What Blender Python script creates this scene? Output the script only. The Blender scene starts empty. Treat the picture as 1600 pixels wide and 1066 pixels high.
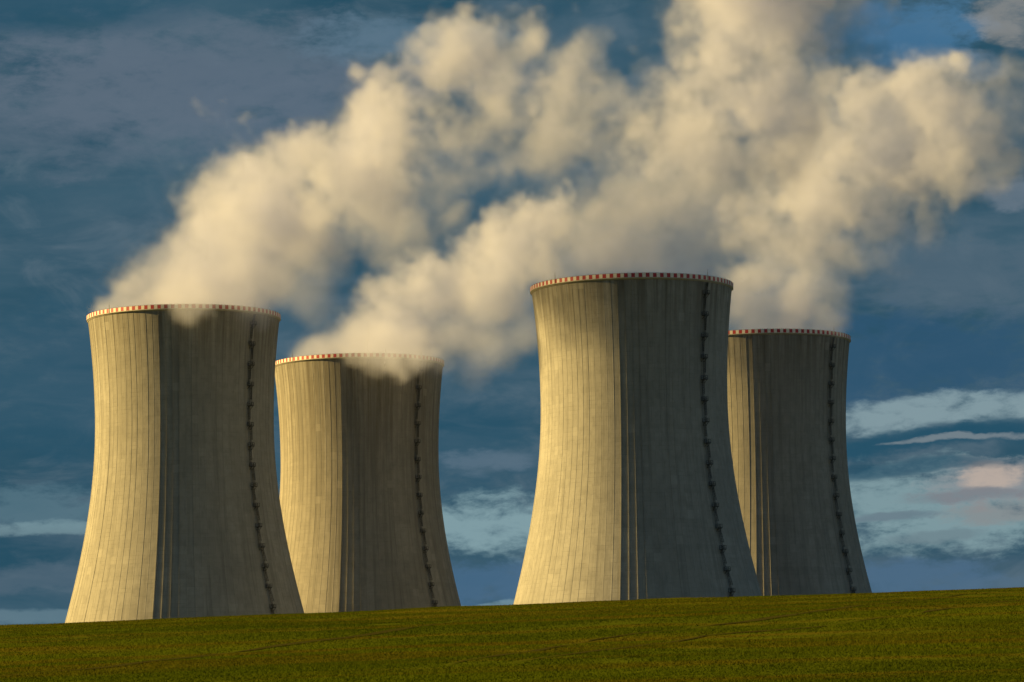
import bpy, bmesh, math, random
import numpy as np
from mathutils import Vector, Matrix

sc = bpy.context.scene
col = sc.collection
R = math.radians

# ------------------------------------------------------------------ camera
F_PX = 5500.0                       # focal length in pixels of the 1600 px wide photograph
PITCH, ROLL = 0.1153, 0.0172
cd = bpy.data.cameras.new('camera')
cd.sensor_width = 36.0
cd.lens = 36.0 * F_PX / 1600.0
cd.clip_start, cd.clip_end = 0.5, 60000.0
cam = bpy.data.objects.new('camera', cd)
col.objects.link(cam)
EYE = 2.0
cam.matrix_world = (Matrix.Translation((0, 0, EYE)) @ Matrix.Rotation(math.pi / 2 + PITCH, 4, 'X')
                    @ Matrix.Rotation(-ROLL, 4, 'Z'))
sc.camera = cam


def pix_dir(px, py):
    """direction through a pixel of the 1600x1066 photograph (y component 1)"""
    qx, qy = px - 800.0, 533.0 - py
    c, s = math.cos(ROLL), math.sin(ROLL)
    x, y = qx * c + qy * s, -qx * s + qy * c
    x, y = x / F_PX, y / F_PX
    c, s = math.cos(PITCH), math.sin(PITCH)
    d = Vector((x, c - y * s, s + y * c))
    return d / d.y


def at(px, py, Y):
    d = pix_dir(px, py)
    return Vector((d.x * Y, Y, EYE + d.z * Y))


# ------------------------------------------------------------------ sun, sky, exposure
SUN_EL, SUN_AZ = R(25.0), R(180.0 - 3.8)     # azimuth counted from +x towards +y: from the left, a little behind
sd = Vector((math.cos(SUN_EL) * math.cos(SUN_AZ), math.cos(SUN_EL) * math.sin(SUN_AZ), math.sin(SUN_EL)))
sl = bpy.data.lights.new('sun', 'SUN')
sl.energy, sl.angle, sl.color = 5.0, R(0.55), (1.0, 0.69, 0.24)
sun = bpy.data.objects.new('sun', sl)
col.objects.link(sun)
sun.rotation_euler = (-sd).to_track_quat('-Z', 'Y').to_euler()
sun.location = (-300, 700, 400)

sc.view_settings.view_transform = 'Standard'
sc.view_settings.look = 'None'
sc.view_settings.exposure = 1.25
sc.view_settings.gamma = 1.0
sc.render.engine = 'CYCLES'
sc.cycles.max_bounces = 10
sc.cycles.diffuse_bounces = 2
sc.cycles.glossy_bounces = 2
sc.cycles.volume_bounces = 8
sc.cycles.transparent_max_bounces = 12
sc.cycles.volume_step_rate = 2.0
sc.cycles.volume_max_steps = 512
sc.cycles.use_denoising = True
sc.cycles.use_adaptive_sampling = True
sc.cycles.adaptive_threshold = 0.02


class NT:
    """small helper for node trees"""
    def __init__(self, tree):
        self.t = tree

    def n(self, typ, **kw):
        nd = self.t.nodes.new(typ)
        for k, v in kw.items():
            if k == 'ins':
                for i, val in v.items():
                    if isinstance(val, bpy.types.NodeSocket):
                        self.t.links.new(val, nd.inputs[i])
                    else:
                        nd.inputs[i].default_value = val
            else:
                setattr(nd, k, v)
        return nd

    def m(self, op, a, b=None, c=None, clamp=False):
        nd = self.t.nodes.new('ShaderNodeMath')
        nd.operation = op
        nd.use_clamp = clamp
        for i, v in enumerate((a, b, c)):
            if v is None:
                continue
            if isinstance(v, bpy.types.NodeSocket):
                self.t.links.new(v, nd.inputs[i])
            else:
                nd.inputs[i].default_value = v
        return nd.outputs[0]

    def mix(self, f, a, b, blend='MIX'):
        nd = self.t.nodes.new('ShaderNodeMix')
        nd.data_type = 'RGBA'
        nd.blend_type = blend
        for i, v in ((0, f), (6, a), (7, b)):
            if isinstance(v, bpy.types.NodeSocket):
                self.t.links.new(v, nd.inputs[i])
            else:
                nd.inputs[i].default_value = v if i == 0 else (*v, 1.0) if len(v) == 3 else v
        return nd.outputs[2]

    def ss(self, v, lo, hi):
        nd = self.t.nodes.new('ShaderNodeMapRange')
        nd.interpolation_type = 'SMOOTHSTEP'
        self.t.links.new(v, nd.inputs[0])
        nd.inputs[1].default_value, nd.inputs[2].default_value = lo, hi
        return nd.outputs[0]

    def noise(self, vec, scale, detail=4.0, rough=0.55, dist=0.0):
        nd = self.n('ShaderNodeTexNoise', ins={'Vector': vec, 'Scale': scale, 'Detail': detail, 'Roughness': rough, 'Distortion': dist})
        return nd.outputs[0]

    def link(self, a, b):
        self.t.links.new(a, b)


world = bpy.data.worlds.new("World")
sc.world = world
world.use_nodes = True
world.cycles.sampling_method = 'MANUAL'
world.cycles.sample_map_resolution = 512
wt = NT(world.node_tree)
world.node_tree.nodes.clear()
out = wt.n('ShaderNodeOutputWorld')
sky = wt.n('ShaderNodeTexSky')
sky.sky_type = 'NISHITA'
sky.sun_disc = False
sky.sun_elevation = SUN_EL
sky.sun_rotation = math.pi / 2 - SUN_AZ
sky.altitude = 300
sky.air_density, sky.dust_density, sky.ozone_density = 1.0, 0.6, 2.0
gen = wt.n('ShaderNodeTexCoord').outputs['Generated']
sep = wt.n('ShaderNodeSeparateXYZ', ins={0: gen})
sx, sy, sz = sep.outputs
azd = wt.m('MULTIPLY', wt.m('ARCTAN2', sx, sy), 57.29578)        # degrees east of the +y axis
eld = wt.m('MULTIPLY', wt.m('ARCSINE', sz), 57.29578)            # degrees above the horizon
aec = wt.n('ShaderNodeCombineXYZ', ins={0: azd, 1: eld, 2: 0.0}).outputs[0]


def ang(px, py):
    d = pix_dir(px, py).normalized()
    return math.degrees(math.atan2(d.x, d.y)), math.degrees(math.asin(d.z))


# warped direction so that cloud edges are ragged
str_map = wt.n('ShaderNodeMapping', ins={'Vector': aec, 'Scale': (0.34, 1.0, 1.0)}).outputs[0]
wn = wt.n('ShaderNodeTexNoise', ins={'Vector': str_map, 'Scale': 0.75, 'Detail': 6.0, 'Roughness': 0.6})
wv = wt.n('ShaderNodeVectorMath', operation='SUBTRACT', ins={0: wn.outputs['Color'], 1: (0.5, 0.5, 0.5)}).outputs[0]
wv = wt.n('ShaderNodeVectorMath', operation='MULTIPLY', ins={0: wv, 1: (2.2, 0.75, 0.0)}).outputs[0]
aew = wt.n('ShaderNodeVectorMath', operation='ADD', ins={0: aec, 1: wv}).outputs[0]
sepw = wt.n('ShaderNodeSeparateXYZ', ins={0: aew})
waz, wel = sepw.outputs[0], sepw.outputs[1]


rg1 = wt.noise(wt.n('ShaderNodeMapping', ins={'Vector': aec, 'Location': (3, 11, 5), 'Scale': (0.45, 1.0, 1.0)}).outputs[0], 2.6, 9.0, 0.66, 0.15)
rag = wt.m('MULTIPLY', wt.m('SUBTRACT', rg1, 0.5), 5.2)


def blob(px, py, wx, wy, tilt=0.0, soft=1.0):
    """a soft elliptical cloud patch or gap at a direction of the sky (sizes in degrees)"""
    a0, e0 = ang(px, py)
    da = wt.m('SUBTRACT', waz, a0)
    de = wt.m('SUBTRACT', wel, e0)
    de = wt.m('SUBTRACT', de, wt.m('MULTIPLY', da, tilt))
    q = wt.m('ADD', wt.m('POWER', wt.m('ABSOLUTE', wt.m('DIVIDE', da, wx)), 2.0),
             wt.m('POWER', wt.m('ABSOLUTE', wt.m('DIVIDE', de, wy)), 2.0))
    q = wt.m('ADD', q, rag)
    return wt.ss(wt.m('MULTIPLY', q, -1.0), -1.0 - 0.9 * soft, -max(0.0, 1.0 - 0.9 * soft))


def layer(base, mask, k, colr):
    return wt.mix(wt.m('MULTIPLY', mask, k), base, colr)


nishita = wt.n('ShaderNodeMix', data_type='RGBA', blend_type='MULTIPLY', ins={0: 1.0, 6: sky.outputs[0], 7: (0.08, 0.08, 0.08, 1)}).outputs[2]
# broad overcast sheets: dark blue to slate, over the whole dome
c1 = wt.ss(wt.noise(str_map, 0.42, 5.0, 0.55, 0.3), 0.36, 0.66)
c2 = wt.ss(wt.noise(wt.n('ShaderNodeMapping', ins={'Vector': aec, 'Location': (7, 3, 2), 'Scale': (0.22, 1.0, 1.0)}).outputs[0], 1.1, 6.0, 0.6, 0.4), 0.42, 0.7)
cloud = wt.mix(c1, (0.019, 0.074, 0.118), (0.047, 0.108, 0.155))
cloud = wt.mix(wt.m('MULTIPLY', c2, 0.55), cloud, (0.084, 0.138, 0.184))
c3 = wt.ss(wt.noise(wt.n('ShaderNodeMapping', ins={'Vector': aec, 'Location': (1, 5, 2), 'Scale': (0.55, 1.0, 1.0)}).outputs[0], 1.3, 8.0, 0.6, 0.8), 0.45, 0.72)
cloud = wt.mix(wt.m('MULTIPLY', c3, 0.5), cloud, (0.112, 0.166, 0.21))
SLATE, PALE, DEEP, BRIGHT, PINK = (0.088, 0.138, 0.185), (0.215, 0.335, 0.37), (0.017, 0.078, 0.130), (0.08, 0.215, 0.385), (0.36, 0.31, 0.30)
for args, k, cc in (
    ((330, 130, 3.6, 0.9, 0, 1.1), 0.75, (0.118, 0.158, 0.212)), ((120, 190, 2.6, 0.8), 0.5, (0.105, 0.148, 0.198)), ((60, 10, 2.2, 0.45), 0.6, DEEP),
    ((120, 610, 2.0, 1.2), 0.55, DEEP), ((420, 60, 2.2, 0.4), 0.35, SLATE), ((640, 60, 1.6, 0.35), 0.5, (0.11, 0.2, 0.28)),
    ((50, 785, 1.3, 0.34), 0.55, (0.12, 0.215, 0.265)), ((60, 820, 1.5, 0.12), 0.55, PALE), ((40, 905, 1.4, 0.22), 0.6, SLATE), ((50, 970, 1.5, 0.12), 0.55, (0.15, 0.24, 0.29)),
    ((740, 690, 1.0, 0.7), 0.6, DEEP), ((770, 722, 0.6, 0.16), 0.55, (0.13, 0.19, 0.25)),
    ((765, 820, 1.6, 0.50), 0.95, PALE), ((765, 915, 1.4, 0.30), 0.8, (0.062, 0.138, 0.235)), ((765, 948, 1.2, 0.08), 0.6, PALE),
    ((1460, 560, 2.4, 0.75), 0.85, (0.028, 0.088, 0.16)), ((1520, 420, 1.8, 0.6), 0.6, SLATE),
    ((1470, 640, 2.1, 0.26, 0.05), 0.95, (0.22, 0.315, 0.35)), ((1420, 690, 1.6, 0.19, 0.10), 0.9, DEEP), ((1570, 665, 1.0, 0.13, 0.1), 0.8, DEEP),
    ((1490, 684, 0.9, 0.05, 0.06), 0.6, (0.25, 0.29, 0.31)),
    ((1480, 790, 2.0, 0.62), 0.95, (0.205, 0.315, 0.345)), ((1550, 755, 0.8, 0.34), 0.8, (0.27, 0.27, 0.285)), ((1540, 745, 0.42, 0.2, 0, 1.1), 0.6, (0.58, 0.45, 0.36)),
    ((1520, 775, 0.9, 0.09), 0.6, (0.17, 0.18, 0.21)), ((1570, 800, 0.9, 0.16), 0.55, (0.25, 0.235, 0.235)), ((1400, 802, 0.8, 0.07), 0.7, (0.12, 0.17, 0.215)),
    ((1460, 832, 0.6, 0.09), 0.5, (0.12, 0.175, 0.21)), ((1440, 898, 1.2, 0.30), 0.92, (0.07, 0.14, 0.225)), ((1580, 905, 0.8, 0.12), 0.5, (0.085, 0.15, 0.22)),
    ((1440, 730, 1.1, 0.12, 0.03), 0.7, DEEP),
    ((1455, 50, 0.9, 0.5), 0.6, BRIGHT), ((1390, 60, 1.0, 0.5), 0.5, (0.045, 0.14, 0.26)), ((1500, 95, 0.9, 0.25), 0.55, (0.13, 0.19, 0.25)),
    ((1590, 25, 0.5, 0.45), 0.6, (0.30, 0.29, 0.27)), ((1590, 300, 0.6, 0.25), 0.5, (0.19, 0.23, 0.28)),
):
    cloud = layer(cloud, blob(*args), k, cc)
# gaps in the overcast well away from here let the clear sky through
gap = wt.ss(wt.noise(gen, 1.6, 5.0, 0.55), 0.47, 0.62)
near_view = wt.ss(wt.m('ABSOLUTE', azd), 14.0, 30.0)
gap = wt.m('MULTIPLY', gap, near_view)
skyc = wt.mix(gap, cloud, nishita)
# the ground half of the dome
skyc = wt.mix(wt.ss(eld, -1.0, -0.2), (0.03, 0.035, 0.02), skyc)
bg = wt.n('ShaderNodeBackground', ins={'Color': skyc, 'Strength': 0.43})
wt.link(bg.outputs[0], out.inputs[0])


# ------------------------------------------------------------------ helpers
def tag(o, label=None, cat=None, group=None, kind=None):
    if label:
        o['label'] = label
    if cat:
        o['category'] = cat
    if group:
        o['group'] = group
    if kind:
        o['kind'] = kind
    return o


def mesh_np(name, verts, faces, mats, parent=None, smooth=False, midx=None):
    """faces: (n,3) or (n,4) array"""
    me = bpy.data.meshes.new(name)
    verts = np.asarray(verts, np.float32)
    faces = np.asarray(faces, np.int32)
    k = faces.shape[1]
    me.vertices.add(len(verts))
    me.vertices.foreach_set('co', verts.ravel())
    me.loops.add(faces.size)
    me.loops.foreach_set('vertex_index', faces.ravel())
    me.polygons.add(len(faces))
    me.polygons.foreach_set('loop_start', np.arange(0, faces.size, k, dtype=np.int32))
    me.polygons.foreach_set('loop_total', np.full(len(faces), k, np.int32))
    if midx is not None:
        me.polygons.foreach_set('material_index', np.asarray(midx, np.int32))
    me.polygons.foreach_set('use_smooth', np.full(len(faces), smooth, bool))
    me.update(calc_edges=True)
    for m in mats:
        me.materials.append(m)
    o = bpy.data.objects.new(name, me)
    col.objects.link(o)
    o.parent = parent
    return o


class MB:
    """collects oriented boxes and rods into one mesh"""
    def __init__(self):
        self.v, self.f, self.mi, self.n = [], [], [], 0

    def box(self, c, ex, ey, ez, m=0):
        c, ex, ey, ez = (np.asarray(q, float) for q in (c, ex, ey, ez))
        p = [c + sx_ * ex + sy_ * ey + sz_ * ez for sz_ in (-1, 1) for sy_ in (-1, 1) for sx_ in (-1, 1)]
        n = self.n
        self.v += p
        self.f += [(n, n + 2, n + 3, n + 1), (n + 4, n + 5, n + 7, n + 6), (n, n + 1, n + 5, n + 4),
                   (n + 2, n + 6, n + 7, n + 3), (n, n + 4, n + 6, n + 2), (n + 1, n + 3, n + 7, n + 5)]
        self.mi += [m] * 6
        self.n += 8

    def bar(self, a, b, w, side, m=0):
        a, b, side = np.asarray(a, float), np.asarray(b, float), np.asarray(side, float)
        d = b - a
        L = np.linalg.norm(d)
        d /= L
        s2 = np.cross(d, side)
        s2 /= np.linalg.norm(s2)
        s1 = np.cross(s2, d)
        self.box((a + b) / 2, s1 * w / 2, s2 * w / 2, d * L / 2, m)

    def build(self, name, mats, parent=None):
        return mesh_np(name, self.v, self.f, mats, parent, False, self.mi)


def mat(name):
    m = bpy.data.materials.new(name)
    m.use_nodes = True
    nt = NT(m.node_tree)
    b = m.node_tree.nodes['Principled BSDF']
    return m, nt, b


def simple(name, c, rough=0.6, metal=0.0, var=0.15, scale=2.0):
    m, nt, b = mat(name)
    tc = nt.n('ShaderNodeTexCoord').outputs['Object']
    f = nt.noise(tc, scale, 4.0)
    d = tuple(x * (1 - var) for x in c)
    l = tuple(min(1, x * (1 + var)) for x in c)
    nt.link(nt.mix(f, d, l), b.inputs['Base Color'])
    b.inputs['Roughness'].default_value = rough
    b.inputs['Metallic'].default_value = metal
    return m


# ------------------------------------------------------------------ materials of the towers
RIM_R, TOWER_H = 29.9, 125.0
THROAT_R, THROAT_Z, B_LOW, B_UP = 0.9233 * 30, 1.093 * 30, 1.3681 * 50, 1.6526 * 50
NRIB = 90


def radius(z):
    """outer radius at z metres below the rim"""
    z = np.asarray(z, float)
    b = np.where(z > THROAT_Z, B_LOW, B_UP)
    return THROAT_R * np.sqrt(1 + ((z - THROAT_Z) / b) ** 2)


def wrn(nt, th, seed):
    """a random tone for each strip between two ribs"""
    pid = nt.m('FLOOR', nt.m('MULTIPLY', th, NRIB / (2 * math.pi)))
    return nt.n('ShaderNodeTexWhiteNoise', noise_dimensions='1D', ins={'W': nt.m('ADD', pid, seed * 31.7)}).outputs[0]


def concrete(name, seed, tint, dark_top, streak):
    m, nt, b = mat(name)
    tc = nt.n('ShaderNodeTexCoord').outputs['Object']
    s = nt.n('ShaderNodeSeparateXYZ', ins={0: tc})
    th = nt.m('ARCTAN2', s.outputs[1], s.outputs[0])          # angle round the shell
    z = s.outputs[2]
    c_, s_ = nt.m('COSINE', th), nt.m('SINE', th)

    def wrap(r, zs, off):
        return nt.n('ShaderNodeCombineXYZ', ins={0: nt.m('MULTIPLY_ADD', c_, r, off + seed * 3.1), 1: nt.m('MULTIPLY', s_, r), 2: nt.m('MULTIPLY', z, zs)}).outputs[0]
    broad = nt.noise(wrap(30, 0.6, 0), 0.06, 5.0, 0.6)
    mott = nt.noise(wrap(30, 0.8, 5), 0.45, 6.0, 0.65)
    run = nt.noise(wrap(30, 0.035, 9), 0.75, 5.0, 0.65)       # long vertical weather streaks
    run2 = nt.noise(wrap(30, 0.09, 2), 2.2, 4.0, 0.6)
    base = nt.mix(nt.ss(broad, 0.3, 0.7), tuple(x * 0.86 for x in tint), tuple(x * 1.06 for x in tint))
    base = nt.mix(nt.m('MULTIPLY', nt.ss(mott, 0.42, 0.7), 0.42), base, tuple(x * 0.6 for x in tint))
    base = nt.mix(nt.m('MULTIPLY', nt.ss(run, 0.5, 0.72), 0.5), base, (tint[0] * 0.5, tint[1] * 0.5, tint[2] * 0.5))
    base = nt.mix(nt.m('MULTIPLY', nt.ss(run2, 0.52, 0.75), 0.38), base, (tint[0] * 0.45, tint[1] * 0.45, tint[2] * 0.46))
    # soot and algae runs hanging below the rim
    top = nt.ss(z, TOWER_H - dark_top * 1.7, TOWER_H + 2)
    hang = nt.ss(nt.noise(wrap(30, 0.03, 13), 0.55, 5.0, 0.7), 0.36, 0.66)
    base = nt.mix(nt.m('MULTIPLY', nt.m('MULTIPLY', top, hang), 0.8), base, (0.10, 0.085, 0.06))
    # lift joints of the shuttering and panel joints
    lift = nt.m('ABSOLUTE', nt.m('SUBTRACT', nt.m('FRACT', nt.m('DIVIDE', z, 1.25)), 0.5))
    jl = nt.m('MULTIPLY', nt.m('GREATER_THAN', lift, 0.455), nt.ss(nt.noise(wrap(30, 1.0, 21), 0.35, 4.0), 0.42, 0.7))
    pan = nt.m('ABSOLUTE', nt.m('SUBTRACT', nt.m('FRACT', nt.m('MULTIPLY', th, NRIB / (2 * math.pi))), 0.5))
    pid = nt.m('ROUND', nt.m('MULTIPLY', th, NRIB / (2 * math.pi)))
    pr = nt.n('ShaderNodeTexWhiteNoise', noise_dimensions='1D', ins={'W': nt.m('ADD', pid, seed * 17.3)}).outputs[0]
    jp = nt.m('MULTIPLY', nt.m('MULTIPLY', nt.m('GREATER_THAN', pan, 0.465), nt.ss(run2, 0.35, 0.65)), nt.m('POWER', pr, 2.0))
    base = nt.mix(nt.m('MULTIPLY', jl, 0.38), base, (0.11, 0.10, 0.08))
    base = nt.mix(nt.m('MULTIPLY', jp, 0.14), base, (0.12, 0.105, 0.085))
    base = nt.mix(nt.m('MULTIPLY', nt.m('MULTIPLY', nt.m('POWER', wrn(nt, th, seed), 2.0), nt.ss(run, 0.35, 0.65)), streak), base, tuple(x * 0.55 for x in tint))
    # single shuttering panels that cured lighter or darker, and a few patch repairs
    cell = nt.n('ShaderNodeCombineXYZ', ins={0: nt.m('ADD', nt.m('FLOOR', nt.m('MULTIPLY', th, NRIB / (2 * math.pi))), seed * 7.0), 1: nt.m('FLOOR', nt.m('DIVIDE', z, 2.5)), 2: 0.0}).outputs[0]
    cw = nt.n('ShaderNodeTexWhiteNoise', noise_dimensions='2D', ins={'Vector': cell}).outputs[0]
    base = nt.mix(nt.m('MULTIPLY', nt.ss(cw, 0.45, 1.0), 0.24), base, tuple(x * 0.62 for x in tint))
    base = nt.mix(nt.m('MULTIPLY', nt.m('LESS_THAN', cw, 0.012), 0.35), base, tuple(x * 1.14 for x in tint))
    # each lift has its own batch tone
    zi = nt.m('FLOOR', nt.m('DIVIDE', z, 1.25))
    wnz = nt.n('ShaderNodeTexWhiteNoise', noise_dimensions='1D', ins={'W': zi}).outputs[0]
    base = nt.mix(nt.m('MULTIPLY', wnz, 0.10), base, tuple(x * 0.5 for x in tint))
    nt.link(base, b.inputs['Base Color'])
    b.inputs['Roughness'].default_value = 0.92
    b.inputs['Specular IOR Level'].default_value = 0.2
    bmp = nt.n('ShaderNodeBump', ins={'Strength': 0.35, 'Distance': 0.15, 'Height': nt.m('ADD', mott, nt.m('MULTIPLY', jl, -0.5))})
    nt.link(bmp.outputs[0], b.inputs['Normal'])
    return m


M_inner = simple('inner_concrete', (0.2, 0.18, 0.15), 0.9)
M_red = simple('red_paint', (0.36, 0.02, 0.025), 0.55, 0, 0.25, 0.6)
M_white = simple('white_paint', (0.64, 0.61, 0.54), 0.55, 0, 0.12, 0.6)
M_ledge = simple('ledge_concrete', (0.35, 0.325, 0.265), 0.85, 0, 0.2, 0.5)
M_steel = simple('dark_steel', (0.035, 0.036, 0.034), 0.6, 0.3, 0.3, 1.0)


# ------------------------------------------------------------------ cooling towers
def shell_mesh(name, m, parent, seed):
    # cross-section: NRIB vertical ribs standing proud of the wall
    pitch = 2 * math.pi / NRIB
    offs = np.array([-0.30, -0.05, -0.035, 0.035, 0.05, 0.30]) * pitch
    bump = np.array([0, 0, 1, 1, 0, 0])
    th = (np.arange(NRIB)[:, None] * pitch + offs[None, :]).ravel()
    rs = np.random.default_rng(int(seed) + 40)
    bp = np.tile(bump, NRIB) * np.repeat(0.055 * rs.choice([0.4, 0.7, 1.0, 1.7], NRIB, p=[0.35, 0.35, 0.2, 0.1]), 6)
    for k_, h_ in ((-2, 0.22), (-1, 0.19), (0, 0.19), (1, 0.15)):  # ribs raised where sunlight grazes the wall, shaped to cut off light sharply
        g_ = int(round((SUN_AZ + math.pi / 2) / pitch)) + k_
        bp[g_ * 6 + 2:g_ * 6 + 4] = h_
    zz = np.concatenate([np.linspace(0.0, 3.0, 5), np.linspace(4.5, TOWER_H, 84)])
    fade = np.clip(zz / 1.0, 0, 1)
    grow = 1 + np.where(bp > 0.14, 1.1, 0.0)[None, :] * np.clip((zz[:, None] - 25) / 70, 0, 1)     # ribs raised for a sharp shade edge, made deeper still towards the base
    r = radius(zz)[:, None] + bp[None, :] * fade[:, None] * grow
    nz, na = r.shape
    V = np.stack([r * np.cos(th), r * np.sin(th), np.broadcast_to((TOWER_H - zz)[:, None], r.shape)], -1).reshape(-1, 3)
    i = np.arange(nz - 1)[:, None] * na
    j = np.arange(na)[None, :]
    jn = (j + 1) % na
    Fo = np.stack([i + j, i + na + j, i + na + jn, i + jn], -1).reshape(-1, 4)
    # inner wall
    ri = radius(zz) - np.interp(zz, [0, 10, 125], [0.35, 0.25, 0.9])
    n2 = 180
    t2 = np.arange(n2) * 2 * math.pi / n2
    V2 = np.stack([ri[:, None] * np.cos(t2), ri[:, None] * np.sin(t2), np.broadcast_to((TOWER_H - zz)[:, None], (nz, n2))], -1).reshape(-1, 3)
    i = np.arange(nz - 1)[:, None] * n2
    j = np.arange(n2)[None, :]
    jn = (j + 1) % n2
    Fi = np.stack([i + j, i + jn, i + n2 + jn, i + n2 + j], -1).reshape(-1, 4) + len(V)
    mi = np.concatenate([np.zeros(len(Fo), int), np.ones(len(Fi), int)])
    o = mesh_np(name, np.concatenate([V, V2]), np.concatenate([Fo, Fi]), [m, M_inner], parent, False, mi)
    return o


def ring(name, prof, mats, parent, n=360):
    """closed ring swept from a closed (r, z) outline"""
    p = np.asarray(prof, float)
    k = len(p)
    t = np.arange(n) * 2 * math.pi / n
    V = np.stack([p[None, :, 0] * np.cos(t)[:, None], p[None, :, 0] * np.sin(t)[:, None], np.broadcast_to(p[None, :, 1], (n, k))], -1).reshape(-1, 3)
    i = np.arange(n)[:, None]
    j = np.arange(k)[None, :]
    a, b_ = i * k + j, ((i + 1) % n) * k + j
    c, d = ((i + 1) % n) * k + (j + 1) % k, i * k + (j + 1) % k
    return mesh_np(name, V, np.stack([a, b_, c, d], -1).reshape(-1, 4), mats, parent)


rnd = random.Random(5)


def make_tower(loc, seed, tint, dark_top, streak, ladder_az, label):
    root = bpy.data.objects.new('cooling_tower', None)
    root.location = loc
    root.empty_display_size = 10
    col.objects.link(root)
    tag(root, label, 'cooling tower', 'cooling towers standing behind the hill')
    shell_mesh('shell', concrete('tower_concrete', seed, tint, dark_top, streak), root, seed)
    # the walkway ledge closing the rim
    ring('rim_walkway', [(29.0, 125.02), (29.0, 124.5), (29.86, 124.45), (30.05, 124.7), (30.25, 124.8), (30.25, 125.02)], [M_ledge], root)
    # railing of red and white boards round the walkway
    b = MB()
    for k in range(NRIB * 2):
        a = (k + 0.5) * math.pi / NRIB
        e, t = np.array([math.cos(a), math.sin(a), 0]), np.array([-math.sin(a), math.cos(a), 0])
        w = math.pi * 30.2 / NRIB / 2
        b.box(e * 30.21 + np.array([0, 0, 125.62]), t * w * 0.96, e * 0.025, np.array([0, 0, 0.58]), k % 2)
        a2 = k * math.pi / NRIB
        e2, t2 = np.array([math.cos(a2), math.sin(a2), 0]), np.array([-math.sin(a2), math.cos(a2), 0])
        b.box(e2 * 30.15 + np.array([0, 0, 125.66]), t2 * 0.035, e2 * 0.035, np.array([0, 0, 0.66]), 2)
        b.box(e * 30.15 + np.array([0, 0, 126.3]), t * w * 1.0, e * 0.03, np.array([0, 0, 0.03]), 2)
    b.build('railing', [M_red, M_white, M_steel], root)
    # caged ladder up the flank with a landing every six metres
    a = ladder_az
    e = np.array([math.sin(a), -math.cos(a), 0.0])
    t = np.array([math.cos(a), math.sin(a), 0.0])

    def on_wall(z, out_, s=0.0):
        return e * (float(radius(TOWER_H - z)) + 0.27 + out_) + t * s + np.array([0, 0, z])
    zs = np.arange(2.6, 124, 6.22)
    lad = MB()
    land = []
    for q, z0 in enumerate(zs):
        z1 = min(z0 + 6.22, 124.2)
        s = 0.32 if q % 2 else -0.32
        lo, hi = on_wall(z0, 0.25, s), on_wall(z1, 0.25, s)
        for sg in (-0.28, 0.28):
            lad.bar(lo + t * sg, hi + t * sg, 0.09, t)
        n = 20
        for k in range(n):
            c = lo + (hi - lo) * (k + 0.5) / n
            lad.bar(c - t * 0.28, c + t * 0.28, 0.045, e)
        # safety cage: hoops and upright straps
        for ang_ in np.linspace(-1.2, 1.2, 5):
            o_ = e * (0.12 + 0.34 * math.cos(ang_)) + t * 0.34 * math.sin(ang_)
            lad.bar(lo + o_ + np.array([0, 0, 2.0]), hi + o_, 0.05, t)
        for k in range(6):
            c = lo + (hi - lo) * (0.36 + 0.62 * k / 5)
            pts = [c + e * (0.12 + 0.34 * math.cos(x)) + t * 0.34 * math.sin(x) for x in np.linspace(-1.4, 1.4, 6)]
            for p0, p1 in zip(pts[:-1], pts[1:]):
                lad.bar(p0, p1, 0.05, np.array([0, 0, 1.0]))
        for zz in (0.15, 0.85):
            c = lo + (hi - lo) * zz
            lad.bar(c - e * 0.5, c, 0.08, t)
        b = MB()
        c = on_wall(z0, 0.55)
        b.box(c, t * 0.84, e * 0.55, np.array([0, 0, 0.06]))
        for sg in (-0.82, 0.82):
            for oo in (-0.5, 0.58):
                b.bar(c + t * sg + e * oo, c + t * sg + e * oo + np.array([0, 0, 1.15]), 0.09, t)
            for hh in (0.6, 1.12):
                b.bar(c + t * sg - e * 0.5 + np.array([0, 0, hh]), c + t * sg + e * 0.58 + np.array([0, 0, hh]), 0.08, t)
            b.bar(c + t * sg * 0.8 + e * 0.4, on_wall(z0 - 1.0, 0.0, sg * 0.8), 0.1, t)
        for hh in (0.18, 0.6, 1.12):
            b.bar(c - t * 0.82 + e * 0.58 + np.array([0, 0, hh]), c + t * 0.82 + e * 0.58 + np.array([0, 0, hh]), 0.09 if hh > 0.3 else 0.2, e)
        b.bar(c + e * 0.58, c + e * 0.58 + np.array([0, 0, 1.15]), 0.09, t)
        land.append(b)
    lo_ = lad.build('ladder', [M_steel], root)
    for b in land:
        b.build('landing', [M_steel], lo_)
    # lightning rods on the rim
    for da in (0.02, 1.55, 3.1, 4.65):
        aa = a + da
        ee = np.array([math.sin(aa), -math.cos(aa), 0.0])
        b = MB()
        b.bar(ee * 30.3 + np.array([0, 0, 125.0]), ee * 30.3 + np.array([0, 0, 127.4]), 0.10, np.array([ee[1], -ee[0], 0]))
        b.bar(ee * 30.3 + np.array([0, 0, 127.4]), ee * 30.3 + np.array([0, 0, 128.2]), 0.05, np.array([ee[1], -ee[0], 0]))
        b.build('lightning_rod', [M_steel], root)
    return root


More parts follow.
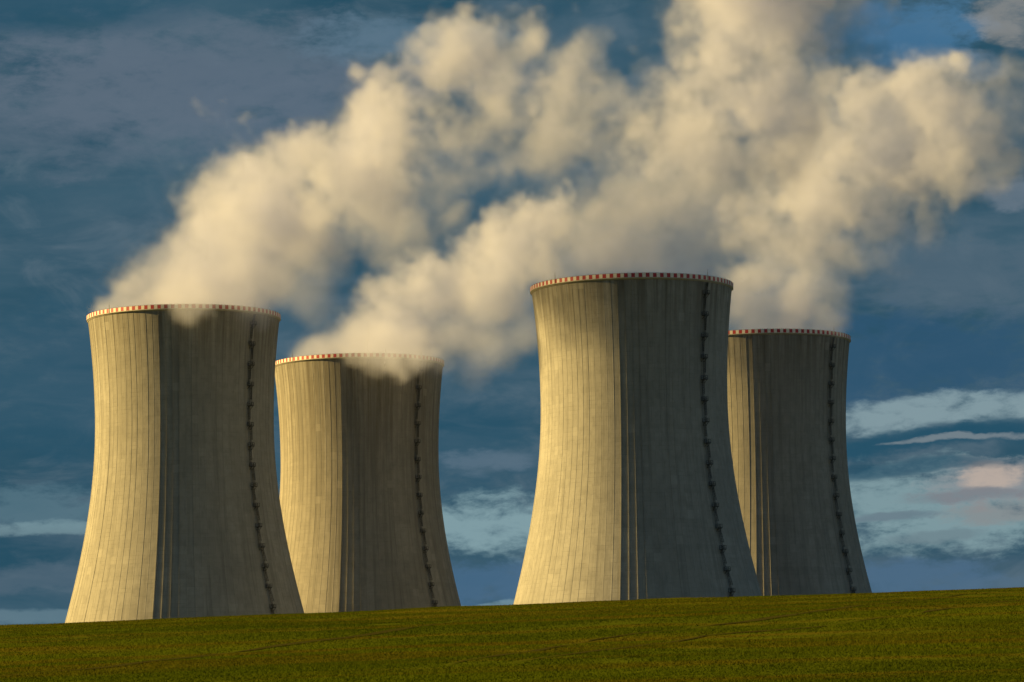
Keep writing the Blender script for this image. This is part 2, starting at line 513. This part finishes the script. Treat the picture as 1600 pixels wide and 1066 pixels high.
TZ = EYE + 134.9 - TOWER_H       # ground level at the towers
TOWERS = [(-102.52, 1092.9), (-54.28, 1234.1), (35.89, 1039.7), (84.32, 1183.7)]
T_INFO = [
    (1, (0.318, 0.308, 0.266), 16, 0.45, R(50.2), 'sunlit concrete cooling tower at the far left, steam curling over the middle of its rim'),
    (2, (0.312, 0.296, 0.25), 40, 0.9, R(47.2), 'small grimy cooling tower behind the leftmost one, steam spilling down over its right rim'),
    (3, (0.302, 0.298, 0.272), 14, 0.35, R(44.2), 'tallest, nearest cooling tower, its striped rim fully clear and its right side very dark'),
    (4, (0.30, 0.29, 0.254), 14, 0.4, R(48.0), 'cooling tower at the far right, its left side hidden by the tallest tower'),
]
for (x, y), inf in zip(TOWERS, T_INFO):
    make_tower((x, y, TZ), *inf)

# ------------------------------------------------------------------ the field on the hillside
CREST_PIX = [(-700, 990), (0, 978), (200, 970), (380, 962), (480, 958.5), (720, 948), (1000, 938), (1190, 932.5), (1365, 926.5), (1600, 918.5), (2300, 905)]
CREST_Y = 420.0
cr = [at(px, py, CREST_Y) for px, py in CREST_PIX]
CX, CZ = np.array([p.x for p in cr]), np.array([p.z for p in cr])
CX = np.concatenate([[-3000], CX, [3000]])
CZ = np.concatenate([[CZ[0] - 8], CZ, [CZ[-1] + 6]])

lat_rng = np.random.default_rng(11)
LAT = lat_rng.standard_normal((128, 128))


def lattice(x, y):
    xi, yi = np.floor(x).astype(int), np.floor(y).astype(int)
    fx, fy = x - xi, y - yi
    fx, fy = fx * fx * (3 - 2 * fx), fy * fy * (3 - 2 * fy)
    g = lambda a, b_: LAT[a % 128, b_ % 128]
    return (g(xi, yi) * (1 - fx) + g(xi + 1, yi) * fx) * (1 - fy) + (g(xi, yi + 1) * (1 - fx) + g(xi + 1, yi + 1) * fx) * fy


CREST_K = 1.0


def ground_z(x, y):
    x, y = np.asarray(x, float), np.asarray(y, float)
    cz = np.interp(x * np.clip(CREST_Y / np.maximum(y, 120), 0.6, 3.0), CX, CZ)
    t = np.clip(y / CREST_Y, -0.3, None)
    # flat by the camera, rising to a rounded crest, then levelling off behind it
    up = np.where(t < 0.12, 0.0, np.sin(np.clip((t - 0.12) / 0.98, 0, 1) * math.pi / 2 * 1.02) ** 1.22)
    over = np.clip((y - CREST_Y) / 420.0, 0, 1)
    over = over * over * (3 - 2 * over)
    up = up * CREST_K
    z = cz * up
    z = np.where(y > CREST_Y, cz * np.interp(y, [CREST_Y, CREST_Y + 1], [up.max() if up.size else 1, 1]) * 0 + cz * up * (1 - over) + over * TZ, z)
    z = z + np.where((y > 60) & (y < 700), 0.05 * lattice(x / 7.0, y / 7.0) + 0.10 * lattice(x / 31.0 + 9, y / 31.0), 0)
    return z


# scale the slope so that the skyline of the hill lies at the intended height
_ys = np.linspace(150, 620, 1500)
_want = (float(np.interp(0.0, CX, CZ)) - EYE) / CREST_Y
_lo, _hi = 0.6, 1.2
for _ in range(40):
    CREST_K = (_lo + _hi) / 2
    _el = ((ground_z(np.zeros_like(_ys), _ys) + 0.05 - EYE) / _ys).max()
    _lo, _hi = (CREST_K, _hi) if _el < _want else (_lo, CREST_K)


def ray_ground(px, py):
    d = pix_dir(px, py)
    ys = np.linspace(40, CREST_Y * 1.05, 4000)
    h = EYE + d.z * ys - ground_z(d.x * ys, ys)
    k = np.argmax(h <= 0) if (h <= 0).any() else len(ys) - 1
    return d.x * ys[k], ys[k]


def axis(parts):
    a = np.concatenate([np.linspace(p, q, n, endpoint=False) for p, q, n in parts])
    return a


gx = axis([(-9000, -700, 14), (-700, -110, 40), (-110, 110, 150), (110, 700, 40), (700, 9001, 15)])
gy = axis([(-600, 0, 8), (0, 60, 10), (60, 480, 260), (480, 1400, 60), (1400, 16000, 20)])
XX, YY = np.meshgrid(gx, gy)
ZZ = ground_z(XX, YY)
ny, nx = XX.shape
ii = np.arange(ny - 1)[:, None] * nx
jj = np.arange(nx - 1)[None, :]
FF = np.stack([ii + jj, ii + jj + 1, ii + nx + jj + 1, ii + nx + jj], -1).reshape(-1, 4)


def field_colour(nt, pos):
    """tints of the young crop from place to place: bands along the drilling direction and thin brown patches"""
    rot = nt.n('ShaderNodeMapping', ins={'Vector': pos, 'Rotation': (0, 0, R(-14)), 'Scale': (0.10, 1.0, 1.0)}).outputs[0]
    band = nt.noise(rot, 0.16, 5.0, 0.6)
    patch = nt.noise(pos, 0.035, 5.0, 0.6)
    fine = nt.noise(pos, 0.8, 4.0, 0.65)
    c = nt.mix(nt.ss(patch, 0.3, 0.7), G_DARK, G_MID)
    c = nt.mix(nt.m('MULTIPLY', nt.ss(band, 0.45, 0.62), 0.9), c, G_BROWN)
    c = nt.mix(nt.m('MULTIPLY', nt.ss(fine, 0.4, 0.8), 0.3), c, G_LIGHT)
    return c


G_DARK, G_MID, G_LIGHT, G_BROWN = (0.038, 0.057, 0.0025), (0.064, 0.086, 0.003), (0.082, 0.103, 0.0045), (0.082, 0.071, 0.005)
M_soil, nt, b_ = mat('field_soil')
pos = nt.n('ShaderNodeNewGeometry').outputs['Position']
c = nt.mix(0.22, field_colour(nt, pos), (0.06, 0.046, 0.008))
nt.link(c, b_.inputs['Base Color'])
b_.inputs['Roughness'].default_value = 1.0
b_.inputs['Specular IOR Level'].default_value = 0.0
ground = mesh_np('ground', np.stack([XX, YY, ZZ], -1).reshape(-1, 3), FF, [M_soil], None, True)
tag(ground, 'gentle hillside of young green crop rising to the right', kind='structure')

# tramlines pressed into the crop, given by points on the ground
TRAM = [[(700, 1040), (930, 1000), (1050, 986), (1110, 978), (1235, 962), (1400, 942), (1560, 924)],
        [(800, 1037), (1000, 1010), (1100, 994), (1270, 981), (1440, 958), (1600, 938.5), (1700, 928)],
        [(-100, 1066), (180, 1042), (420, 1012), (620, 985), (760, 966)]]
tram = [np.array([ray_ground(*p) for p in t]) for t in TRAM]


def tram_dist(x, y):
    d = np.full(x.shape, 1e9)
    for t in tram:
        for (x0, y0), (x1, y1) in zip(t[:-1], t[1:]):
            dx, dy = x1 - x0, y1 - y0
            q = np.clip(((x - x0) * dx + (y - y0) * dy) / (dx * dx + dy * dy), 0, 1)
            d = np.minimum(d, np.hypot(x - x0 - q * dx, y - y0 - q * dy))
    return d


M_track = simple('bare_soil', (0.036, 0.034, 0.007), 1.0, 0, 0.35, 0.5)
M_track.node_tree.nodes['Principled BSDF'].inputs['Specular IOR Level'].default_value = 0.0
for t in tram:
    # resample and lay a strip of bare soil a little proud of the ground sheet
    seg = np.concatenate([[0], np.cumsum(np.hypot(*np.diff(t, axis=0).T))])
    q = np.arange(0, seg[-1], 0.8)
    px_, py_ = np.interp(q, seg, t[:, 0]), np.interp(q, seg, t[:, 1])
    dx_, dy_ = np.gradient(px_), np.gradient(py_)
    L_ = np.hypot(dx_, dy_)
    w_ = 0.30 + 0.22 * lattice(q / 6.0, q * 0 + t[0, 0])
    w_ = np.clip(w_, 0.06, 0.6) * np.clip(np.minimum(q, q[-1] - q) / 12.0, 0.05, 1)
    offs_ = np.linspace(-1, 1, 5)
    Xs = px_[:, None] - dy_[:, None] / L_[:, None] * w_[:, None] * offs_
    Ys = py_[:, None] + dx_[:, None] / L_[:, None] * w_[:, None] * offs_
    Vs = np.stack([Xs, Ys, ground_z(Xs, Ys) + 0.035], -1).reshape(-1, 3)
    i_, j_ = np.arange(len(q) - 1)[:, None] * 5, np.arange(4)[None, :]
    Fs = np.stack([i_ + j_, i_ + j_ + 1, i_ + 5 + j_ + 1, i_ + 5 + j_], -1).reshape(-1, 4)
    if Vs.size:
        tk = mesh_np('track', Vs, Fs, [M_track], None, True)
        tag(tk, 'dark wheel track pressed through the green crop', kind='structure')

M_grass, nt, b_ = mat('grass_blades')
pos = nt.n('ShaderNodeNewGeometry').outputs['Position']
rnd_i = nt.n('ShaderNodeAttribute', attribute_name='tone').outputs['Fac']
c = field_colour(nt, pos)
c = nt.mix(nt.ss(rnd_i, 0.0, 1.0), nt.mix(1.0, c, (0.85, 0.85, 0.85), 'MULTIPLY'), nt.mix(1.0, c, (1.15, 1.12, 1.1), 'MULTIPLY'))
nt.link(c, b_.inputs['Base Color'])
b_.inputs['Roughness'].default_value = 0.9
b_.inputs['Specular IOR Level'].default_value = 0.0
tr_ = nt.n('ShaderNodeBsdfTranslucent', ins={'Color': c})      # thin leaves glow when lit from behind
mx_ = nt.n('ShaderNodeMixShader', ins={0: 0.45, 1: b_.outputs[0], 2: tr_.outputs[0]})
nt.link(mx_.outputs[0], M_grass.node_tree.nodes['Material Output'].inputs[0])

grng = np.random.default_rng(3)
NB = 1050000
# blades are sown more densely near the camera's side of the hill, where each one is larger in the view
yb = 95 * ((CREST_Y + 14) / 95) ** grng.random(NB)
xb = (grng.random(NB) * 2 - 1) * (yb * 0.175 + 6)
rowd = R(10)
u = xb * math.cos(rowd) + yb * math.sin(rowd)
v = -xb * math.sin(rowd) + yb * math.cos(rowd)
v = np.round(v / 0.5) * 0.5 + grng.normal(0, 0.09, NB)       # drilled rows half a metre apart
xb, yb = u * math.cos(rowd) - v * math.sin(rowd), u * math.sin(rowd) + v * math.cos(rowd)
dt = tram_dist(xb, yb)
clump = lattice(xb / 2.1 + 40, yb / 2.1) + 0.8 * lattice(xb / 9.0, yb / 9.0 + 50)
keep = (dt > 0.2 + 0.3 * grng.random(NB)) & (clump + grng.normal(0, 0.9, NB) > -1.5)
xb, yb, clump = xb[keep], yb[keep], clump[keep]
n = len(xb)
zb = ground_z(xb, yb) - 0.01
hb = (0.055 + 0.045 * grng.random(n)) * (1 + 0.14 * clump)
wb = 0.018 + 0.03 * grng.random(n)
az = grng.random(n) * 2 * math.pi
lean = grng.normal(0, 0.06, (n, 2))
V = np.empty((n, 3, 3), np.float32)
V[:, 0] = np.stack([xb - wb * np.cos(az), yb - wb * np.sin(az), zb], -1)
V[:, 1] = np.stack([xb + wb * np.cos(az), yb + wb * np.sin(az), zb], -1)
V[:, 2] = np.stack([xb + lean[:, 0], yb + lean[:, 1], zb + hb], -1)
grass = mesh_np('grass', V.reshape(-1, 3), np.arange(n * 3).reshape(-1, 3), [M_grass], None, False)
at_ = grass.data.attributes.new('tone', 'FLOAT', 'FACE')
at_.data.foreach_set('value', np.clip(grng.random(n).astype(np.float32) * 0.8 + 0.1 + 0.08 * clump.astype(np.float32), 0, 1))
tag(grass, 'young green crop covering the hillside, crossed by faint wheel tracks', kind='stuff')

# ------------------------------------------------------------------ steam: four real volumes, one drifting from each tower
VOX = 0.74


def bspline(n, cell, off):
    """(n x k) matrix that spreads k lattice values over n voxels with a cubic B-spline"""
    x = (np.arange(n) * VOX + off) / cell
    i = np.floor(x).astype(int)
    f = x - i
    k = i.max() + 4
    Mx = np.zeros((n, k), np.float32)
    w = [(1 - f) ** 3 / 6, (3 * f ** 3 - 6 * f ** 2 + 4) / 6, (-3 * f ** 3 + 3 * f ** 2 + 3 * f + 1) / 6, f ** 3 / 6]
    for q in range(4):
        Mx[np.arange(n), i + q] += w[q]
    return Mx


def gnoise(shape, cell, rng):
    """smooth gaussian noise of unit spread with features about `cell` metres wide (cell: one or three numbers)"""
    cell = np.broadcast_to(np.asarray(cell, float), (3,))
    ms = [bspline(s, c_, rng.random() * c_) for s, c_ in zip(shape, cell)]
    a = rng.standard_normal([m_.shape[1] for m_ in ms]).astype(np.float32)
    a = np.einsum('xi,ijk->xjk', ms[0], a, optimize=True)
    a = np.einsum('yj,xjk->xyk', ms[1], a, optimize=True)
    a = np.einsum('zk,xyk->xyz', ms[2], a, optimize=True)
    return a * np.float32(1.0 / a.std())


def sstep(x, lo, hi):
    t = np.clip((x - lo) / (hi - lo), 0, 1)
    return t * t * (3 - 2 * t)


def steam_material():
    m = bpy.data.materials.new('steam')
    m.use_nodes = True
    nt = NT(m.node_tree)
    m.node_tree.nodes.clear()
    o = nt.n('ShaderNodeOutputMaterial')
    pv = nt.n('ShaderNodeVolumePrincipled')
    pv.inputs['Color'].default_value = (0.755, 0.79, 0.95, 1)
    pv.inputs['Density'].default_value = STEAM_DENSITY
    pv.inputs['Anisotropy'].default_value = 0.1
    nt.link(pv.outputs[0], o.inputs['Volume'])
    return m


STEAM_DENSITY = 0.085


def make_plume(name, tower, puffs, drift, seed, label, density=1.0):
    tx, ty = tower
    rng = np.random.default_rng(seed)
    P = []
    for q in puffs:
        px, py, rp, s = q[:4]
        dz = q[4] if len(q) > 4 else 0.0
        y = ty
        for _ in range(3):
            x = at(px, py, y).x
            y = ty - drift * (x - tx) + dz
        p = at(px, py, y)
        P.append((p.x, p.y, p.z, rp * y / F_PX, s))
    P = np.array(P)
    pad = 0.42
    lo = (P[:, :3] - P[:, 3:4] * (1 + pad)).min(0)
    hi = (P[:, :3] + P[:, 3:4] * (1 + pad)).max(0)
    lo[2] = max(lo[2], TZ + TOWER_H - 16)
    hi[2] = min(hi[2], EYE + 272)
    hi[0] = min(hi[0], 205)
    shape = tuple(int(math.ceil((b_ - a_) / VOX)) + 1 for a_, b_ in zip(lo, hi))
    hi = lo + (np.array(shape) - 1) * VOX
    ax = [lo[k] + np.arange(shape[k], dtype=np.float32) * VOX for k in range(3)]
    X = [np.broadcast_to(ax[0][:, None, None], shape), np.broadcast_to(ax[1][None, :, None], shape), np.broadcast_to(ax[2][None, None, :], shape)]
    # ragged edges: the puffs are looked up at turbulently shifted places; calm at the mouth, wilder downwind
    calm = sstep(X[2] - (TZ + TOWER_H), -4, 50).astype(np.float32)
    Wp = []
    for k in range(3):
        wv_ = 3.6 * gnoise(shape, 17, rng) + 2.3 * gnoise(shape, 7.5, rng) + 1.4 * gnoise(shape, 3.6, rng) + 0.7 * gnoise(shape, 1.9, rng)
        Wp.append((X[k] + wv_ * (0.25 + 0.75 * calm)).astype(np.float32))
    S = np.full(shape, -1.0, np.float32)
    num = np.zeros(shape, np.float32)
    den = np.full(shape, 1e-6, np.float32)
    for x, y, z, r, s in P:
        e = r * 1.5 + 9
        sl_ = tuple(slice(max(0, int((c_ - e - lo[k]) / VOX)), max(0, int((c_ + e - lo[k]) / VOX) + 1)) for k, c_ in enumerate((x, y, z)))
        d = np.sqrt((Wp[0][sl_] - x) ** 2 + (Wp[1][sl_] - y) ** 2 + (Wp[2][sl_] - z) ** 2)
        v_ = 1 - d / r
        S[sl_] = np.maximum(S[sl_], v_)
        w_ = np.exp(np.clip(v_, -1, 1) * 5)
        num[sl_] += w_ * s
        den[sl_] += w_
    stren = num / den
    bil = (0.40 * np.abs(gnoise(shape, 13, rng)) + 0.36 * np.abs(gnoise(shape, 6.0, rng)) + 0.36 * np.abs(gnoise(shape, 3.0, rng)) + 0.30 * np.abs(gnoise(shape, 1.6, rng)))
    low = gnoise(shape, 24, rng)
    f = S + (0.36 * (bil - 1.03) + 0.06 * low) * (0.35 + 0.65 * calm)
    dens = sstep(f, -0.12, 0.80) * stren * density
    veil = sstep(S + 0.22 * (bil - 0.95), -0.42, 0.4)
    dens = np.maximum(dens, 0.075 * veil * stren * (0.3 + 0.7 * calm))
    # torn thinner places in the older part of the plume
    dens *= 1 - 0.55 * calm * sstep(gnoise(shape, (11, 11, 9), rng) + 0.6 * gnoise(shape, 5, rng), 0.5, 1.7)
    # nothing inside the concrete
    rr = np.hypot(X[0] - tx, X[1] - ty)
    h = X[2] - (TZ + TOWER_H)
    dens = np.where((rr > 28.3) & (rr < 29.9) & (h < 0), 0, dens)
    dens = np.where(dens < 0.004, 0, dens).astype(np.float32)
    for k in range(3):
        idx = [slice(None)] * 3
        for e in (0, -1):
            idx[k] = e
            dens[tuple(idx)] = 0
    # the samples travel to the volume as a point attribute
    N = dens.size
    me = bpy.data.meshes.new(name + '_samples')
    me.vertices.add(N)
    a_ = me.attributes.new('d', 'FLOAT', 'POINT')
    a_.data.foreach_set('value', dens.ravel())
    src = bpy.data.objects.new(name + '_samples', me)
    g = bpy.data.node_groups.new(name + '_grid', 'GeometryNodeTree')
    g.interface.new_socket('Geometry', in_out='INPUT', socket_type='NodeSocketGeometry')
    g.interface.new_socket('Geometry', in_out='OUTPUT', socket_type='NodeSocketGeometry')
    G = NT(g)
    go = G.n('NodeGroupOutput')
    vc = G.n('GeometryNodeVolumeCube')
    vc.inputs['Min'].default_value = tuple(lo - np.array([tx, ty, TZ + TOWER_H]))
    vc.inputs['Max'].default_value = tuple(hi - np.array([tx, ty, TZ + TOWER_H]))
    for k, ch in enumerate('XYZ'):
        vc.inputs['Resolution ' + ch].default_value = shape[k]
    ps = G.n('GeometryNodeInputPosition')
    rel = G.n('ShaderNodeVectorMath', operation='SUBTRACT', ins={0: ps.outputs[0], 1: tuple(lo - np.array([tx, ty, TZ + TOWER_H]))})
    rel = G.n('ShaderNodeVectorMath', operation='SCALE', ins={0: rel.outputs[0]})
    rel.inputs['Scale'].default_value = 1.0 / VOX
    sp = G.n('ShaderNodeSeparateXYZ', ins={0: rel.outputs[0]})
    ints = []
    for k in range(3):
        fi = G.n('FunctionNodeFloatToInt', ins={0: sp.outputs[k]})
        fi.rounding_mode = 'ROUND'
        cl = G.n('FunctionNodeIntegerMath', operation='MINIMUM', ins={0: fi.outputs[0], 1: shape[k] - 1})
        cl = G.n('FunctionNodeIntegerMath', operation='MAXIMUM', ins={0: cl.outputs[0], 1: 0})
        ints.append(cl.outputs[0])
    i1 = G.n('FunctionNodeIntegerMath', operation='MULTIPLY', ins={0: ints[0], 1: shape[1]})
    i2 = G.n('FunctionNodeIntegerMath', operation='ADD', ins={0: i1.outputs[0], 1: ints[1]})
    i3 = G.n('FunctionNodeIntegerMath', operation='MULTIPLY', ins={0: i2.outputs[0], 1: shape[2]})
    i4 = G.n('FunctionNodeIntegerMath', operation='ADD', ins={0: i3.outputs[0], 1: ints[2]})
    oi = G.n('GeometryNodeObjectInfo')
    oi.inputs['Object'].default_value = src
    na = G.n('GeometryNodeInputNamedAttribute')
    na.inputs['Name'].default_value = 'd'
    si = G.n('GeometryNodeSampleIndex', data_type='FLOAT', domain='POINT')
    G.link(oi.outputs['Geometry'], si.inputs['Geometry'])
    G.link(na.outputs[0], si.inputs['Value'])
    G.link(i4.outputs[0], si.inputs['Index'])
    G.link(si.outputs[0], vc.inputs['Density'])
    sm = G.n('GeometryNodeSetMaterial')
    sm.inputs['Material'].default_value = M_steam
    G.link(vc.outputs[0], sm.inputs['Geometry'])
    G.link(sm.outputs[0], go.inputs[0])
    vd = bpy.data.volumes.new(name)
    vd.materials.append(M_steam)
    o = bpy.data.objects.new(name, vd)
    o.location = (tx, ty, TZ + TOWER_H)
    col.objects.link(o)
    md = o.modifiers.new('steam', 'NODES')
    md.node_group = g
    tag(o, label, 'steam', 'steam plumes rising from the cooling towers')
    print('plume', shape, N, 'max', dens.max(), 'filled', (dens > 0).mean())
    return o


M_steam = steam_material()
PLUMES = [
    # px, py, radius px, strength (, metres nearer or farther)
    [(172, 484, 26, .9), (168, 478, 26, 1), (192, 446, 28, .9), (186, 470, 30, .8), (215, 440, 40, .9), (190, 480, 40, .9), (225, 462, 50, .9), (265, 415, 52, 1), (300, 345, 48, .9), (290, 478, 60, 1), (380, 474, 52, .8), (240, 450, 50, .9), (280, 425, 60, 1), (340, 425, 90, 1), (400, 425, 70, .8), (300, 375, 55, 1),
     (350, 360, 75, 1), (430, 350, 105, 1), (500, 375, 70, .7), (350, 310, 52, 1), (400, 270, 66, 1), (470, 250, 74, 1), (540, 300, 90, 1), (590, 350, 55, .6), (365, 238, 13, .5),
     (560, 215, 70, 1), (620, 240, 58, .8), (575, 150, 42, 1), (640, 160, 58, 1), (690, 190, 40, .6), (700, 110, 54, 1), (765, 90, 62, .9), (830, 95, 52, .8), (740, 60, 38, .8),
     (790, 170, 75, .6), (880, 170, 75, .55), (910, 115, 50, .5), (850, 235, 72, .42), (740, 220, 60, .45), (930, 215, 60, .45), (800, 250, 50, .3), (470, 440, 60, .3), (490, 468, 40, .2), (960, 180, 40, .35),
     (290, 484, 27, 1, -31), (258, 474, 26, .9, -29), (226, 472, 22, .7, -27), (318, 473, 24, .6, -29), (300, 466, 34, .8, -26), (262, 462, 34, .8, -26), (350, 470, 20, .3, -28),
     (660, 300, 60, .3), (700, 250, 60, .35), (620, 330, 50, .4), (640, 355, 50, .6), (600, 375, 45, .55), (690, 330, 42, .55)],
    [(490, 562, 40, .8), (560, 555, 46, 1), (630, 556, 46, 1), (560, 528, 56, .9), (640, 520, 74, 1), (720, 520, 56, .6), (480, 545, 32, .6), (515, 540, 42, .9), (470, 556, 24, .6),
     (565, 562, 26, .9, -29), (595, 566, 30, 1, -30), (625, 572, 30, 1, -31), (655, 564, 28, 1, -29), (680, 562, 24, .9, -25), (612, 548, 40, 1, -25), (650, 545, 38, 1, -22), (575, 545, 36, .9, -24), (636, 585, 17, .9, -32), (700, 575, 22, .5, -18), (520, 556, 26, .5, -24),
     (620, 460, 52, .9), (690, 440, 72, 1), (760, 470, 72, .8), (670, 395, 34, .8), (740, 385, 50, 1), (800, 400, 66, 1), (800, 345, 40, 1), (860, 350, 50, .9), (885, 305, 24, 1), (860, 425, 60, .6),
     (770, 540, 56, .4), (750, 580, 42, .25), (820, 520, 45, .35), (930, 370, 70, .3), (1000, 340, 70, .2)],
    [(900, 440, 56, .4), (985, 435, 70, .45), (1070, 437, 60, .4), (1115, 418, 40, .3), (1140, 375, 58, .3), (910, 405, 60, .34), (985, 385, 88, .3), (1070, 385, 78, .3), (930, 330, 70, .22), (1010, 300, 85, .25), (1090, 310, 90, .35),
     (970, 250, 60, .25), (1050, 220, 88, .7), (1130, 230, 92, .8), (1090, 140, 76, .9), (1170, 130, 95, 1), (1110, 60, 76, .9), (1200, 50, 88, 1), (1150, -20, 110, 1), (1230, -30, 75, 1),
     (1260, 90, 45, .6), (1200, 220, 80, .7), (1330, 5, 55, .4), (1270, 10, 45, .5), (1000, 150, 40, .2), (1060, -10, 50, .6), (1040, 70, 40, .4)],
    [(1180, 515, 42, .8), (1240, 515, 56, .9), (1290, 517, 38, .7), (1200, 485, 52, .8), (1250, 465, 66, .8), (1190, 420, 66, .7), (1265, 400, 70, .7), (1310, 450, 40, .35), (1210, 330, 80, .7), (1290, 310, 85, .8),
     (1370, 330, 66, .7), (1330, 240, 70, .8), (1400, 250, 82, .9), (1470, 270, 72, .8), (1390, 160, 60, .9), (1450, 130, 46, .9), (1460, 190, 66, .9), (1525, 220, 55, .6), (1520, 150, 46, .5), (1340, 140, 38, .7),
     (1560, 190, 50, .35), (1300, 180, 70, .4), (1280, 240, 60, .5), (1420, 200, 80, .6), (1500, 240, 70, .55), (1540, 270, 40, .4), (1440, 330, 50, .45), (1370, 400, 50, .3), (1550, 130, 36, .35), (1500, 310, 42, .5),
     (1305, 500, 38, .6), (1312, 462, 42, .5), (1330, 400, 50, .35), (1160, 480, 48, .6), (1160, 430, 58, .6), (1290, 440, 50, .6), (1230, 370, 70, .6)],
]
PL = [
    ('pale golden steam drifting right from the rim of the leftmost cooling tower', 1.05),
    ('low steam cloud spilling over the rim of the small grimy cooling tower', 0.95),
    ('tall steam column above the nearest cooling tower, leaving through the top edge of the photo', 0.8),
    ('broad steam cloud above the far right cooling tower, drifting towards the right edge', 0.8),
]
for k in range(4):
    make_plume('steam_plume' if k == 0 else 'steam_plume.%03d' % k, TOWERS[k], PLUMES[k], PL[k][1], (20, 31, 22, 23)[k], PL[k][0])
